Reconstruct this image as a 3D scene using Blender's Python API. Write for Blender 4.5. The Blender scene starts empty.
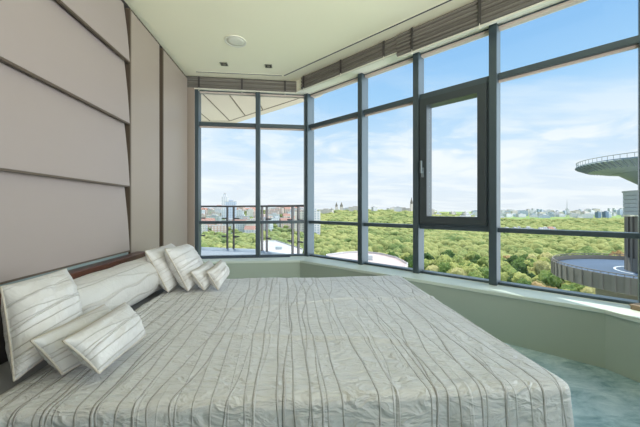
import bpy, bmesh, math, random
from mathutils import Vector, Matrix, noise as mnoise
R = math.radians
random.seed(7)
sc = bpy.context.scene
COL = sc.collection

# ------------------------------------------------------------------ camera frame
F, HOR, CAMZ = 300.0, 209.0, 1.09
YAW = math.atan(25/300.0)
CA, SA = math.cos(YAW), math.sin(YAW)
def W(cx, cz):                       # point right cx / ahead cz of the viewer -> room plan
    return Vector((cx*CA + cz*SA, -cx*SA + cz*CA))
def at_z(px, y, z):
    Z = (CAMZ - z)*F/(y - HOR); p = W((px-320)/F*Z, Z); return Vector((p.x, p.y, z))
def at_x(px, y, X):
    r = (px-320)/F; Z = X/(r*CA + SA); p = W(r*Z, Z); return Vector((X, p.y, CAMZ-(y-HOR)*Z/F))
def at_d(px, y, Z):
    p = W((px-320)/F*Z, Z); return Vector((p.x, p.y, CAMZ-(y-HOR)*Z/F))

CEIL = 2.914; SILL = .406; HEAD = 2.757; BED = .43

# ------------------------------------------------------------------ materials
def lin(c):
    return tuple(((v/255)/12.92 if v/255 <= .04045 else ((v/255+.055)/1.055)**2.4) for v in c)
class NT:
    def __init__(s, name):
        s.m = bpy.data.materials.new(name); s.m.use_nodes = True
        s.t = s.m.node_tree; s.t.nodes.clear()
        s.out = s.n('ShaderNodeOutputMaterial')
    def n(s, typ, **kw):
        nd = s.t.nodes.new(typ)
        for k, v in kw.items():
            if k.startswith('i_'): 
                key = k[2:]
                nd.inputs[int(key) if key.isdigit() else key.replace('_', ' ')].default_value = v
            else: setattr(nd, k, v)
        return nd
    def l(s, a, b): s.t.links.new(a, b)
    def math(s, op, a, b=None, clamp=False):
        nd = s.n('ShaderNodeMath', operation=op); nd.use_clamp = clamp
        for i, v in enumerate((a, b)):
            if v is None: continue
            if isinstance(v, (int, float)): nd.inputs[i].default_value = v
            else: s.l(v, nd.inputs[i])
        return nd.outputs[0]
    def mix(s, f, a, b):
        nd = s.n('ShaderNodeMix', data_type='RGBA')
        for sock, v in ((nd.inputs[0], f), (nd.inputs[6], a), (nd.inputs[7], b)):
            if isinstance(v, (int, float)): sock.default_value = v
            elif isinstance(v, tuple): sock.default_value = (*v[:3], 1)
            else: s.l(v, sock)
        return nd.outputs[2]
    def noise(s, vec, scale, detail=3, rough=.5, dist=0):
        nd = s.n('ShaderNodeTexNoise'); nd.inputs['Scale'].default_value = scale
        nd.inputs['Detail'].default_value = detail; nd.inputs['Roughness'].default_value = rough
        nd.inputs['Distortion'].default_value = dist
        if vec is not None: s.l(vec, nd.inputs['Vector'])
        return nd.outputs['Fac']
    def coord(s, kind='Object', scale=(1,1,1), rot=(0,0,0), loc=(0,0,0)):
        tc = s.n('ShaderNodeTexCoord'); mp = s.n('ShaderNodeMapping')
        mp.inputs['Scale'].default_value = scale; mp.inputs['Rotation'].default_value = rot; mp.inputs['Location'].default_value = loc
        s.l(tc.outputs[kind], mp.inputs['Vector']); return mp.outputs['Vector']
    def ramp(s, f, stops):
        nd = s.n('ShaderNodeValToRGB'); el = nd.color_ramp.elements
        while len(el) < len(stops): el.new(.5)
        for e, (p, c) in zip(el, stops):
            e.position = p; e.color = (*c[:3], 1)
        s.l(f, nd.inputs[0]); return nd.outputs[0]
    def bsdf(s, color, rough=.5, metal=0., spec=.5, normal=None, **kw):
        b = s.n('ShaderNodeBsdfPrincipled')
        if isinstance(color, tuple): b.inputs['Base Color'].default_value = (*color[:3], 1)
        else: s.l(color, b.inputs['Base Color'])
        if isinstance(rough, (int, float)): b.inputs['Roughness'].default_value = rough
        else: s.l(rough, b.inputs['Roughness'])
        b.inputs['Metallic'].default_value = metal
        b.inputs['Specular IOR Level'].default_value = spec
        if normal is not None: s.l(normal, b.inputs['Normal'])
        for k, v in kw.items(): b.inputs[k.replace('_', ' ')].default_value = v
        s.l(b.outputs[0], s.out.inputs['Surface']); return b
    def bump(s, h, strength=.3, dist=.01):
        nd = s.n('ShaderNodeBump'); nd.inputs['Strength'].default_value = strength
        nd.inputs['Distance'].default_value = dist; s.l(h, nd.inputs['Height']); return nd.outputs[0]

def simple(name, rgb, rough=.5, var=.06, scale=6, metal=0., spec=.5, bump=0., bscale=200):
    t = NT(name); v = t.coord()
    c = lin(rgb); n = t.noise(v, scale, 4)
    col = t.mix(n, tuple(x*(1-var) for x in c), tuple(min(1, x*(1+var)) for x in c))
    nm = t.bump(t.noise(v, bscale, 2), bump, .002) if bump else None
    t.bsdf(col, rough, metal, spec, nm); return t.m

M = {}
M['ceiling']  = simple('ceiling_paint', (248, 244, 216), .8, .015, 2)
M['lintel']   = simple('lintel_paint', (248, 246, 228), .7, .015, 2)
M['parapet']  = simple('green_paint_shaded', (176, 188, 174), .65, .02, 2)  # same green paint as the sill, with its shade put into the tone
M['sill']     = simple('green_paint_lit', (216, 226, 214), .4, .02, 3)  # same green paint as the parapet, with its light put into the tone
M['plaster']  = simple('plaster', (150, 140, 128), .8, .02, 2)
M['gap']      = simple('recess_shade', (34, 30, 28), .8, .05, 4)  # shade of the gaps around the panels, put into the wall colour
M['panel']    = simple('padded_leather', (156, 145, 140), .42, .025, 1.5, spec=.4, bump=.08, bscale=350)
M['tall']     = simple('lacquer_panel', (154, 142, 131), .38, .03, 1.2, spec=.45)
M['bronze']   = simple('bronze_edge', (96, 84, 72), .45, .05, 5, metal=.2)
M['frame']    = simple('anodised_frame', (70, 84, 91), .38, .04, 3, metal=.25)
M['sash']     = simple('sash_frame', (58, 67, 71), .35, .04, 3, metal=.15)
M['handle']   = simple('handle_metal', (128, 140, 144), .3, .04, 5, metal=.6)
M['gasket']   = simple('white_gasket', (205, 190, 180), .6, .03, 4)
M['white']    = simple('white_plastic', (228, 226, 210), .5, .02, 5)
M['black']    = simple('black_slot', (30, 30, 28), .7, .05, 5)
M['ledge']    = simple('ledge_strip', (140, 156, 154), .4, .04, 5)
M['grille']   = simple('vent_grille', (70, 82, 94), .45, .05, 5, metal=.3)
M['box_wood'] = simple('box_wood', (140, 120, 96), .6, .12, 25)
M['matt']     = simple('mattress_cloth', (150, 152, 154), .9, .04, 14)
M['basefab']  = simple('bed_base_cloth', (62, 60, 60), .9, .06, 14)
M['lamp']     = simple('lamp_lens', (120, 116, 100), .3, .05, 5)

def wood():
    t = NT('headboard_wood'); v = t.coord(scale=(14, 1.2, 14))
    n = t.noise(v, 3, 6, .6, 1.5)
    t.bsdf(t.ramp(n, [(.3, lin((58, 34, 26))), (.7, lin((112, 70, 54)))]), .35); return t.m
M['wood'] = wood()

def carpet():
    t = NT('teal_carpet')
    v = t.coord(scale=(1, 1, 1)); big = t.noise(v, 3.2, 6, .62, 1.2)
    v2 = t.coord(scale=(1.0, 2.2, 1), rot=(0, 0, .7)); streak = t.noise(v2, 8, 5, .65, .8)
    pile = t.noise(v, 260, 2)
    f = t.math('ADD', t.math('MULTIPLY', big, .55), t.math('MULTIPLY', streak, .45))
    c = t.ramp(f, [(.36, lin((128, 158, 168))), (.5, lin((182, 208, 214))), (.64, lin((222, 238, 240)))])
    c = t.mix(t.math('MULTIPLY', pile, .35), c, lin((96, 132, 140)))
    t.bsdf(c, .95, 0, .1, t.bump(pile, .6, .008)); return t.m
M['carpet'] = carpet()

def glass(name, tint):
    t = NT(name)
    tr = t.n('ShaderNodeBsdfTransparent'); tr.inputs[0].default_value = (*tint, 1)
    gl = t.n('ShaderNodeBsdfGlossy'); gl.inputs['Roughness'].default_value = .0
    g = t.n('ShaderNodeNewGeometry'); dp = t.n('ShaderNodeVectorMath', operation='DOT_PRODUCT')
    t.l(g.outputs['Incoming'], dp.inputs[0]); t.l(g.outputs['Normal'], dp.inputs[1])
    fr = t.math('ADD', t.math('MULTIPLY', t.math('POWER', t.math('SUBTRACT', 1.0, t.math('ABSOLUTE', dp.outputs['Value']), True), 5.0), .3), .012)
    mx = t.n('ShaderNodeMixShader')
    t.l(fr, mx.inputs[0]); t.l(tr.outputs[0], mx.inputs[1]); t.l(gl.outputs[0], mx.inputs[2])
    t.l(mx.outputs[0], t.out.inputs['Surface']); return t.m
M['glass'] = glass('window_glass', (.955, .985, .99))
M['railglass'] = glass('railing_glass', (.93, .96, .965))

def tuck_cloth(name, base, line, k=1.0, wob=1.0, bumpd=.006, rot=0.0, width=.09, depth=.75, pucker=False):
    """champagne cloth with long irregular stitched tucks running along local Y"""
    t = NT(name); v = t.coord(rot=(0, 0, rot))
    sp = t.n('ShaderNodeSeparateXYZ'); t.l(v, sp.inputs[0]); x = sp.outputs[0]
    mask = None
    for i, (freq, tilt, ns, amp, w) in enumerate(((11*k, .10, .9, 2.2*wob, width), (8*k, -.13, 1.1, 2.6*wob, width*.8), (5*k, .02, .7, 1.2*wob, width*.75))):
        mp = t.n('ShaderNodeMapping'); mp.inputs['Scale'].default_value = (1.6*k, .62*k, .6*k)
        mp.inputs['Location'].default_value = (3.1*i, 7.7*i, 1.3*i); t.l(v, mp.inputs['Vector'])
        n = t.noise(mp.outputs[0], ns, 2, .5)
        ph = t.math('ADD', t.math('MULTIPLY', x, freq), t.math('MULTIPLY', n, amp))
        ph = t.math('ADD', ph, t.math('MULTIPLY', sp.outputs[1], tilt*freq*.6))
        fr = t.math('FRACT', ph)
        d = t.math('ABSOLUTE', t.math('SUBTRACT', fr, .5))
        ln = t.n('ShaderNodeMapRange'); ln.interpolation_type = 'SMOOTHSTEP'
        ln.inputs['From Min'].default_value = w; ln.inputs['From Max'].default_value = w*.35
        t.l(d, ln.inputs['Value'])
        # every tuck has its own strength: some fade out altogether
        idx = t.math('FLOOR', ph)
        cb = t.n('ShaderNodeCombineXYZ'); t.l(idx, cb.inputs[0]); t.l(t.math('MULTIPLY', sp.outputs[1], .12), cb.inputs[1]); cb.inputs[2].default_value = i*5.5
        wn = t.noise(cb.outputs[0], 1.73, 1)
        st = t.n('ShaderNodeMapRange'); st.inputs['From Min'].default_value = .40; st.inputs['From Max'].default_value = .56
        t.l(wn, st.inputs['Value'])
        m = t.math('MULTIPLY', ln.outputs[0], st.outputs[0])
        mask = m if mask is None else t.math('MAXIMUM', mask, m)
    wv = t.noise(v, 420, 2); mott = t.noise(v, 5, 4)
    b1 = lin(base); c = t.mix(mott, tuple(q*.93 for q in b1), tuple(min(1, q*1.05) for q in b1))
    c = t.mix(t.math('MULTIPLY', mask, depth), c, lin(line))
    h = t.math('ADD', t.math('MULTIPLY', mask, 1.0), t.math('MULTIPLY', wv, .05))
    mpp = t.n('ShaderNodeMapping'); mpp.inputs['Scale'].default_value = (.55, 1.15, 1); t.l(v, mpp.inputs['Vector'])
    pk = t.noise(mpp.outputs[0], 15 if pucker else 11, 3, .55, .6)
    h = t.math('ADD', h, t.math('MULTIPLY', t.math('ABSOLUTE', t.math('SUBTRACT', pk, .5)), -2.3 if pucker else -1.6))
    t.bsdf(c, .44, 0, .55, t.bump(h, .8, bumpd), Sheen_Weight=.15, Sheen_Roughness=.4)
    return t.m
M['spread']  = tuck_cloth('tucked_satin', (209, 209, 207), (140, 121, 94), 1.5, 1.05, .018, 0.0, .060, .32, True)
M['cushion'] = tuck_cloth('tucked_satin_cushion', (208, 207, 205), (146, 132, 112), 2.3, .7, .008, R(90), .055, .24)
M['bolster'] = tuck_cloth('tucked_satin_bolster', (202, 200, 195), (160, 150, 138), 1.5, .08, .006, R(3), .05, .4)
M['seam'] = simple('cushion_piping', (190, 182, 168), .7, .05, 30)

def blind():
    t = NT('blind_cloth'); v = t.coord('Object', (1, 1, 1))
    sp = t.n('ShaderNodeSeparateXYZ'); t.l(v, sp.inputs[0])
    mp = t.n('ShaderNodeMapping'); mp.inputs['Scale'].default_value = (.25, .25, 55); t.l(v, mp.inputs['Vector'])
    n = t.noise(mp.outputs[0], 2.2, 4, .6)
    c = t.ramp(n, [(.32, lin((84, 82, 77))), (.66, lin((136, 132, 124)))])
    t.bsdf(c, .8, 0, .2); return t.m
M['blind'] = blind()
M['tape'] = simple('blind_tape', (66, 64, 62), .8, .06, 20)

def soffit():
    t = NT('soffit_panel'); v = t.coord()
    n = t.noise(v, .8, 3); t.bsdf(t.mix(n, lin((224, 204, 184)), lin((232, 214, 196))), .6); return t.m
M['soffit'] = soffit()
M['joint'] = simple('panel_joint', (120, 104, 90), .8, .05, 4)
M['deck'] = simple('terrace_tile', (128, 138, 148), .7, .06, 3)
M['rail'] = simple('railing_metal', (72, 68, 66), .45, .05, 6, metal=.4)

def leaf(name, cols, stuff=False):
    t = NT(name)
    g = t.n('ShaderNodeNewGeometry')
    n1 = t.noise(g.outputs['Position'], .045 if not stuff else .03, 3, .6)
    n2 = t.noise(g.outputs['Position'], 1.1 if not stuff else .6, 5, .75)
    oi = t.n('ShaderNodeObjectInfo')
    f = t.math('ADD', t.math('MULTIPLY', n1, .7), t.math('MULTIPLY', n2, .6))
    if not stuff:
        f = t.math('ADD', t.math('MULTIPLY', f, .8), t.math('MULTIPLY', t.math('SUBTRACT', oi.outputs['Random'], .4), .35))
    else: f = t.math('MULTIPLY', f, .92)
    c = t.ramp(f, [(.36, lin(cols[0])), (.50, lin(cols[1])), (.64, lin(cols[2]))])
    t.bsdf(c, .8, 0, .15, t.bump(n2, .8, .5)); return t.m
M['leaf_green'] = leaf('green_leaves', ((42, 64, 30), (94, 116, 56), (154, 156, 88)))
M['leaf_yellow'] = leaf('yellow_leaves', ((96, 100, 56), (140, 136, 82), (172, 164, 108)))
M['leaf_rust'] = leaf('rust_leaves', ((110, 90, 56), (146, 118, 76), (168, 142, 98)))
M['leaf_far'] = leaf('far_leaves', ((48, 68, 36), (98, 116, 62), (152, 152, 92)), True)
M['bark'] = simple('bark', (92, 80, 66), .9, .1, 3)
def ground():
    t = NT('meadow'); g = t.n('ShaderNodeNewGeometry')
    n = t.noise(g.outputs['Position'], .02, 5, .65)
    t.bsdf(t.ramp(n, [(.35, lin((104, 128, 72))), (.6, lin((150, 166, 104))), (.75, lin((186, 184, 140)))]), .9, 0, .1); return t.m
M['ground'] = ground()
def facade(name, wall, win, sx, sz):
    t = NT(name); tc = t.n('ShaderNodeTexCoord')
    sp = t.n('ShaderNodeSeparateXYZ'); t.l(tc.outputs['Object'], sp.inputs[0])
    g = t.n('ShaderNodeNewGeometry'); ns = t.n('ShaderNodeSeparateXYZ'); t.l(g.outputs['Normal'], ns.inputs[0])
    h = t.math('ADD', sp.outputs[0], sp.outputs[1])
    a = t.math('LESS_THAN', t.math('ABSOLUTE', t.math('SUBTRACT', t.math('FRACT', t.math('MULTIPLY', h, 1/sx)), .5)), .26)
    b = t.math('LESS_THAN', t.math('ABSOLUTE', t.math('SUBTRACT', t.math('FRACT', t.math('MULTIPLY', sp.outputs[2], 1/sz)), .5)), .27)
    up = t.math('LESS_THAN', t.math('ABSOLUTE', ns.outputs[2]), .5)
    f = t.math('MULTIPLY', t.math('MULTIPLY', a, b), up)
    t.bsdf(t.mix(f, lin(wall), lin(win)), .7, 0, .3); return t.m
M['f_white'] = facade('white_facade', (214, 208, 206), (150, 160, 172), 4, 3.2)
M['f_cream'] = facade('cream_facade', (210, 198, 186), (160, 156, 154), 4, 3.2)
M['f_pink'] = facade('brick_facade', (196, 162, 148), (216, 208, 202), 5, 3.4)
M['f_grey'] = facade('grey_facade', (180, 188, 200), (140, 150, 168), 4, 3.2)
M['f_dark'] = facade('slate_facade', (112, 130, 152), (86, 102, 124), 4, 3.2)
M['roof_red'] = simple('red_roof', (170, 124, 108), .8, .08, .5)
M['roof_grey'] = simple('grey_roof', (176, 172, 168), .8, .06, .5)
M['roof_white'] = simple('white_roof', (196, 190, 186), .6, .03, .3)
M['roof_pink'] = simple('pink_roof', (196, 176, 168), .7, .03, .3)
M['conc'] = simple('pale_concrete', (170, 174, 174), .75, .06, .4)
M['conc_dark'] = simple('weathered_concrete', (120, 114, 104), .8, .1, .5)
M['tower_deck'] = simple('deck_membrane', (84, 100, 120), .55, .07, .15)
M['dish'] = simple('dish_cladding', (150, 160, 158), .45, .05, .4, metal=.3)
M['dishrib'] = simple('dish_ribs', (112, 124, 124), .5, .05, .4)
M['white_line'] = simple('white_marking', (236, 240, 240), .6, .02, 1)
M['steel'] = simple('mast_steel', (160, 160, 166), .5, .05, 1)

# ------------------------------------------------------------------ mesh builder
class MB:
    def __init__(s): s.v = []; s.f = []; s.mi = []
    def add(s, vs, fs, mi=0):
        b = len(s.v); s.v += [tuple(p) for p in vs]; s.f += [tuple(b+i for i in f) for f in fs]; s.mi += [mi]*len(fs)
    def box(s, lo, hi, mi=0, fr=None):
        """fr=(origin xy, dir xy, normal xy): lo/hi are (along, outward, z)"""
        P = []
        for z in (lo[2], hi[2]):
            for a, n in ((lo[0], lo[1]), (hi[0], lo[1]), (hi[0], hi[1]), (lo[0], hi[1])):
                if fr: o, d, m = fr; q = o + d*a + m*n; P.append((q.x, q.y, z))
                else: P.append((a, n, z))
        s.add(P, [(3,2,1,0), (4,5,6,7), (0,1,5,4), (1,2,6,5), (2,3,7,6), (3,0,4,7)], mi)
    def prism(s, poly, z0, z1, mi=0):
        n = len(poly); P = [(p[0], p[1], z0) for p in poly] + [(p[0], p[1], z1) for p in poly]
        s.add(P, [tuple(range(n))[::-1], tuple(range(n, 2*n))] + [(i, (i+1)%n, n+(i+1)%n, n+i) for i in range(n)], mi)
    def tube(s, a, b, r, n=12, mi=0, r2=None):
        a = Vector(a); b = Vector(b); d = (b-a).normalized(); u = d.orthogonal().normalized(); w = d.cross(u)
        r2 = r if r2 is None else r2; P = []
        for c, rr in ((a, r), (b, r2)):
            P += [c + (u*math.cos(2*math.pi*i/n) + w*math.sin(2*math.pi*i/n))*rr for i in range(n)]
        s.add(P, [tuple(range(n))[::-1], tuple(range(n, 2*n))] + [(i, (i+1)%n, n+(i+1)%n, n+i) for i in range(n)], mi)
    def lathe(s, prof, n=48, c=(0,0), mi=0, cap=True):
        P = [(c[0]+r*math.cos(2*math.pi*i/n), c[1]+r*math.sin(2*math.pi*i/n), z) for r, z in prof for i in range(n)]
        fs = [(k*n+i, k*n+(i+1)%n, (k+1)*n+(i+1)%n, (k+1)*n+i) for k in range(len(prof)-1) for i in range(n)]
        if cap: fs += [tuple(range(n))[::-1], tuple(range((len(prof)-1)*n, len(prof)*n))]
        s.add(P, fs, mi)
    def ring(s, c, r0, r1, z0, z1, n=64, a0=0, a1=2*math.pi, mi=0):
        full = abs(a1-a0-2*math.pi) < 1e-6; k = n if full else n+1
        P = []
        for i in range(k):
            a = a0+(a1-a0)*i/n; ca, sa = math.cos(a), math.sin(a)
            P += [(c[0]+r0*ca, c[1]+r0*sa, z0), (c[0]+r1*ca, c[1]+r1*sa, z0), (c[0]+r1*ca, c[1]+r1*sa, z1), (c[0]+r0*ca, c[1]+r0*sa, z1)]
        fs = []
        for i in range(n):
            j = (i+1) % k
            for q in range(4): fs.append((4*i+q, 4*j+q, 4*j+(q+1)%4, 4*i+(q+1)%4))
        if not full: fs += [(0,1,2,3), (4*n+3, 4*n+2, 4*n+1, 4*n)]
        s.add(P, fs, mi)
    def mesh(s, name, mats, smooth=False, origin=None, bevel=0, fix=True):
        o = Vector(origin) if origin is not None else Vector((0,0,0))
        me = bpy.data.meshes.new(name); me.from_pydata([tuple(Vector(p)-o) for p in s.v], [], s.f)
        mats = mats if isinstance(mats, (list, tuple)) else [mats]
        for m in mats: me.materials.append(m)
        me.polygons.foreach_set('material_index', s.mi)
        bm = bmesh.new(); bm.from_mesh(me)
        if fix: bmesh.ops.recalc_face_normals(bm, faces=bm.faces)
        if bevel:
            bmesh.ops.bevel(bm, geom=[e for e in bm.edges if len(e.link_faces) == 2 and e.calc_face_angle(0) > .6], offset=bevel, segments=2, affect='EDGES', profile=.5)
        bm.to_mesh(me); bm.free()
        if smooth: me.polygons.foreach_set('use_smooth', [True]*len(me.polygons))
        me.update(); return me
    def build(s, name, mats, parent=None, smooth=False, origin=None, bevel=0, fix=True):
        ob = bpy.data.objects.new(name, s.mesh(name, mats, smooth, origin, bevel, fix)); COL.objects.link(ob)
        if origin is not None: ob.location = origin
        if parent is not None:
            if parent.type == 'EMPTY' or True:
                ob.parent = parent; ob.matrix_parent_inverse = parent_world(parent).inverted()
        return ob
def parent_world(o):
    m = Matrix.LocRotScale(o.location, o.rotation_euler, o.scale)
    if o.parent: m = parent_world(o.parent) @ o.matrix_parent_inverse @ m
    return m
def tag(o, label=None, cat=None, group=None, kind=None):
    if label: o['label'] = label
    if cat: o['category'] = cat
    if group: o['group'] = group
    if kind: o['kind'] = kind
    return o
def empty(name, loc=(0,0,0), **kw):
    o = bpy.data.objects.new(name, None); COL.objects.link(o); o.location = loc; o.empty_display_size = .1
    return tag(o, **kw)
def struct(o, label=None, cat=None): return tag(o, label, cat, None, 'structure')
def v2(p): return (p.x, p.y)

# ------------------------------------------------------------------ plan of the room
XW = -1.49
C0 = W(-.162, 4.42)
BL = Vector((-1.388, 4.36))
d2 = W(.730, -.684).normalized(); n2 = W(.684, .730).normalized()
C1 = C0 + d2*3.36
d3 = W(.316, -.949).normalized(); n3 = W(.949, .316).normalized()
YR = -2.9
L3 = (YR - C1.y)/d3.y; C2 = C1 + d3*L3
db = (C0-BL).normalized(); nb = Vector((-db.y, db.x)); LB = (C0-BL).length
FB, F2, F3 = (BL, db, nb), (C0, d2, n2), (C1, d3, n3)
IN0 = Vector((XW, 4.02)); IN1 = W(-.268, 4.02); IN2 = W(1.95, 2.05)
IN3 = IN2 + d3*((YR-IN2.y)/d3.y)
OUT = .10
def lineint(p, d, q, e):
    den = d.x*e.y - d.y*e.x; t = ((q.x-p.x)*e.y - (q.y-p.y)*e.x)/den; return p + d*t
OB0 = Vector((XW-.2, BL.y+OUT)); OB1 = lineint(BL+nb*OUT, db, C0+n2*OUT, d2); OB2 = lineint(C0+n2*OUT, d2, C1+n3*OUT, d3); OB3 = C2+n3*OUT

mb = MB(); mb.prism([(XW-.2, YR), v2(OB3), v2(OB2), v2(OB1), v2(OB0)], -.25, 0)
struct(mb.build('floor', M['carpet']), 'teal mottled carpet floor beside the bed', 'floor')
mb = MB(); mb.prism([(XW-.2, YR), v2(OB3), v2(OB2), v2(OB1), v2(OB0)], CEIL, CEIL+.2)
struct(mb.build('ceiling', M['ceiling']), 'smooth cream painted ceiling above the bed', 'ceiling')
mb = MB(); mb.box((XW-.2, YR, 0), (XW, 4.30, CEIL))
struct(mb.build('wall_left', M['gap']), 'backing wall behind the taupe panels, gap shade put into its colour', 'wall')
mb = MB(); mb.box((XW-.2, YR-.15, -.25), (C2.x+.3, YR, CEIL+.2))
struct(mb.build('wall_rear', M['plaster']), 'pale plaster wall behind the viewer', 'wall')

# parapets with painted sill boards
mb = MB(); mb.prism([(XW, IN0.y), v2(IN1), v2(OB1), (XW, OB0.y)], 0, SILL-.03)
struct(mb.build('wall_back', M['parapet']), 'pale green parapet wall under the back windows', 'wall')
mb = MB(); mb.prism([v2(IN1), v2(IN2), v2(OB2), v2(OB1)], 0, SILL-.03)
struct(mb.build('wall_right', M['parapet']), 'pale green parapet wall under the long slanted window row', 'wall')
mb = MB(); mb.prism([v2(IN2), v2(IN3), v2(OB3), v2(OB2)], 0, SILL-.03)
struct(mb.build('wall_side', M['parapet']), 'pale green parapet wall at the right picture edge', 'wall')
e = .012
a0 = lineint(IN0-Vector((0, e)), (IN1-IN0).normalized(), IN1-n2*e, (IN2-IN1).normalized())
a1 = lineint(IN1-n2*e, (IN2-IN1).normalized(), IN2-n3*e, d3)
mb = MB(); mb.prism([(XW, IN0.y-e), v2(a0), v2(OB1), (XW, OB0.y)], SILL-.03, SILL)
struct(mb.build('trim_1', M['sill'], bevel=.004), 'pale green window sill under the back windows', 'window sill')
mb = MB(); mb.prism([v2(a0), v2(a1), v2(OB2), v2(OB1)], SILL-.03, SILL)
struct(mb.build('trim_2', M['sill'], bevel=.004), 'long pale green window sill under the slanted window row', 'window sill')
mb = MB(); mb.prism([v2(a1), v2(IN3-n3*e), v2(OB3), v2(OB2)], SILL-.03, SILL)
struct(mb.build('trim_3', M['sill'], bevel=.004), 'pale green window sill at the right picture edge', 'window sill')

# lintel boxes above the glass
li = .09
l0 = Vector((XW, 4.20)); l1 = lineint(BL-nb*li, db, C0-n2*.225, d2); l2 = lineint(C0-n2*.225, d2, C1-n3*.225, d3); l3 = C2-n3*.225
mb = MB(); mb.prism([(XW, (BL-nb*li).y), v2(l1), v2(OB1), (XW, OB0.y)], HEAD, CEIL)
struct(mb.build('trim_4', M['lintel']), 'cream lintel box above the back windows', 'lintel')
mb = MB(); mb.prism([v2(l1), v2(l2), v2(OB2), v2(OB1)], HEAD, CEIL)
struct(mb.build('trim_5', M['lintel']), 'cream lintel box above the slanted window row', 'lintel')
mb = MB(); mb.prism([v2(l2), v2(l3), v2(OB3), v2(OB2)], HEAD, CEIL)
struct(mb.build('trim_6', M['lintel']), 'cream lintel box above the side windows', 'lintel')
# end pilaster between panelled wall and back window
mb = MB(); mb.box((XW, 4.235, SILL), (BL.x+.01, 4.46, HEAD)); mb.box((XW, 4.23, SILL), (XW+.012, 4.236, HEAD), 1)
struct(mb.build('trim_7', [M['tall'], M['bronze']]), 'narrow taupe pilaster beside the left back window', 'pilaster')

# ------------------------------------------------------------------ windows
T1, T2 = 2.284, .900         # transom heights
def bay(num, fr, t0, t1, label, left_mull=None, right_mull=None, sash=False, mw=.06, md=.09, double=False):
    o, d, n = fr; c = o + d*((t0+t1)/2)
    w = struct(empty('window_%d' % num, (c.x, c.y, SILL)), label, 'window')
    def rail(name, z0, z1, n0=-.055, n1=.05, mi=M['frame']):
        m = MB(); m.box((t0, n0, z0), (t1, n1, z1), 0, fr); return m.build(name, mi, w, bevel=.004)
    rail('bottom_rail', SILL, SILL+.022, -.04); rail('head_rail', HEAD-.012, HEAD, -.03)
    m = MB(); m.box((t0, -.025, HEAD-.034), (t1, .03, HEAD-.012), 0, fr); m.build('gasket', M['gasket'], w)
    rail('transom', T1-.026, T1+.026); rail('transom', T2-.02, T2+.02)
    m = MB(); m.box((t0, -.02, T1-.046), (t1, .0, T1-.026), 0, fr); m.build('gasket', M['gasket'], w)
    for z0, z1, k in ((SILL+.022, T2-.02, 0), (T2+.02, T1-.026, 1), (T1+.026, HEAD-.034, 2)):
        if sash and k == 1:
            fw = .035
            m = MB()
            for lo, hi in (((t0+.03, -.07, z0), (t1-.03, .04, z0+fw)), ((t0+.03, -.07, z1-fw), (t1-.03, .04, z1)),
                           ((t0+.03, -.07, z0), (t0+.03+fw, .04, z1)), ((t1-.03-fw, -.07, z0), (t1-.03, .04, z1))):
                m.box(lo, hi, 0, fr)
            m.build('sash_surround', M['frame'], w)
            a0, a1, b0, b1 = t0+.03+.02, t1-.03-.02, z0+.02, z1-.02
            fw = .075; m = MB()
            for lo, hi in (((a0, -.10, b0), (a1, .03, b0+fw)), ((a0, -.10, b1-fw), (a1, .03, b1)),
                           ((a0, -.10, b0+fw), (a0+fw, .03, b1-fw)), ((a1-fw, -.10, b0+fw), (a1, .03, b1-fw))):
                m.box(lo, hi, 0, fr)
            s = m.build('sash', M['sash'], w); s['label'] = 'dark opening sash frame'
            m = MB(); m.box((a0+fw, -.03, b0+fw), (a1-fw, -.022, b1-fw), 0, fr); m.build('glass_pane', M['glass'], s)
            m = MB(); hz = 1.47; q = a0+fw*.45
            m.box((q-.014, -.112, hz-.05), (q+.014, -.10, hz+.05), 0, fr); m.box((q-.009, -.15, hz-.012), (q+.009, -.11, hz+.012), 0, fr)
            m.box((q-.010, -.152, hz-.012), (q+.010, -.134, hz+.12), 0, fr); m.build('handle', M['handle'], s, bevel=.004)
            continue
        m = MB(); m.box((t0+.005, .0, z0), (t1-.005, .008, z1), 0, fr); m.build('glass_pane', M['glass'], w)
        if double: pass
    for t in (left_mull, right_mull):
        if t is None: continue
        m = MB(); m.box((t-mw/2, -md, SILL), (t+mw/2, .05, HEAD), 0, fr); m.build('mullion', M['frame'], w, bevel=.004)
    return w
tb = (259-200)/(307-200)*LB - .02
bay(1, FB, .0, tb, 'left back window looking onto the terrace railing', 0.03, None, mw=.05)
bay(2, FB, tb, LB-.03, 'right back window next to the corner post', tb, None)
TM = [.03, .975, 1.70, 2.43, 3.36]
bay(3, F2, .05, TM[1], 'tall window just right of the corner post', None, TM[1], mw=.065)
bay(4, F2, TM[1], TM[2], 'tall window left of the opening sash', None, TM[2], mw=.065)
bay(5, F2, TM[2], TM[3], 'window with the dark opening sash and handle', None, TM[3], sash=True, mw=.065)
bay(6, F2, TM[3], TM[4]-.02, 'widest window showing the disc tower at right', None, None)
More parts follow.
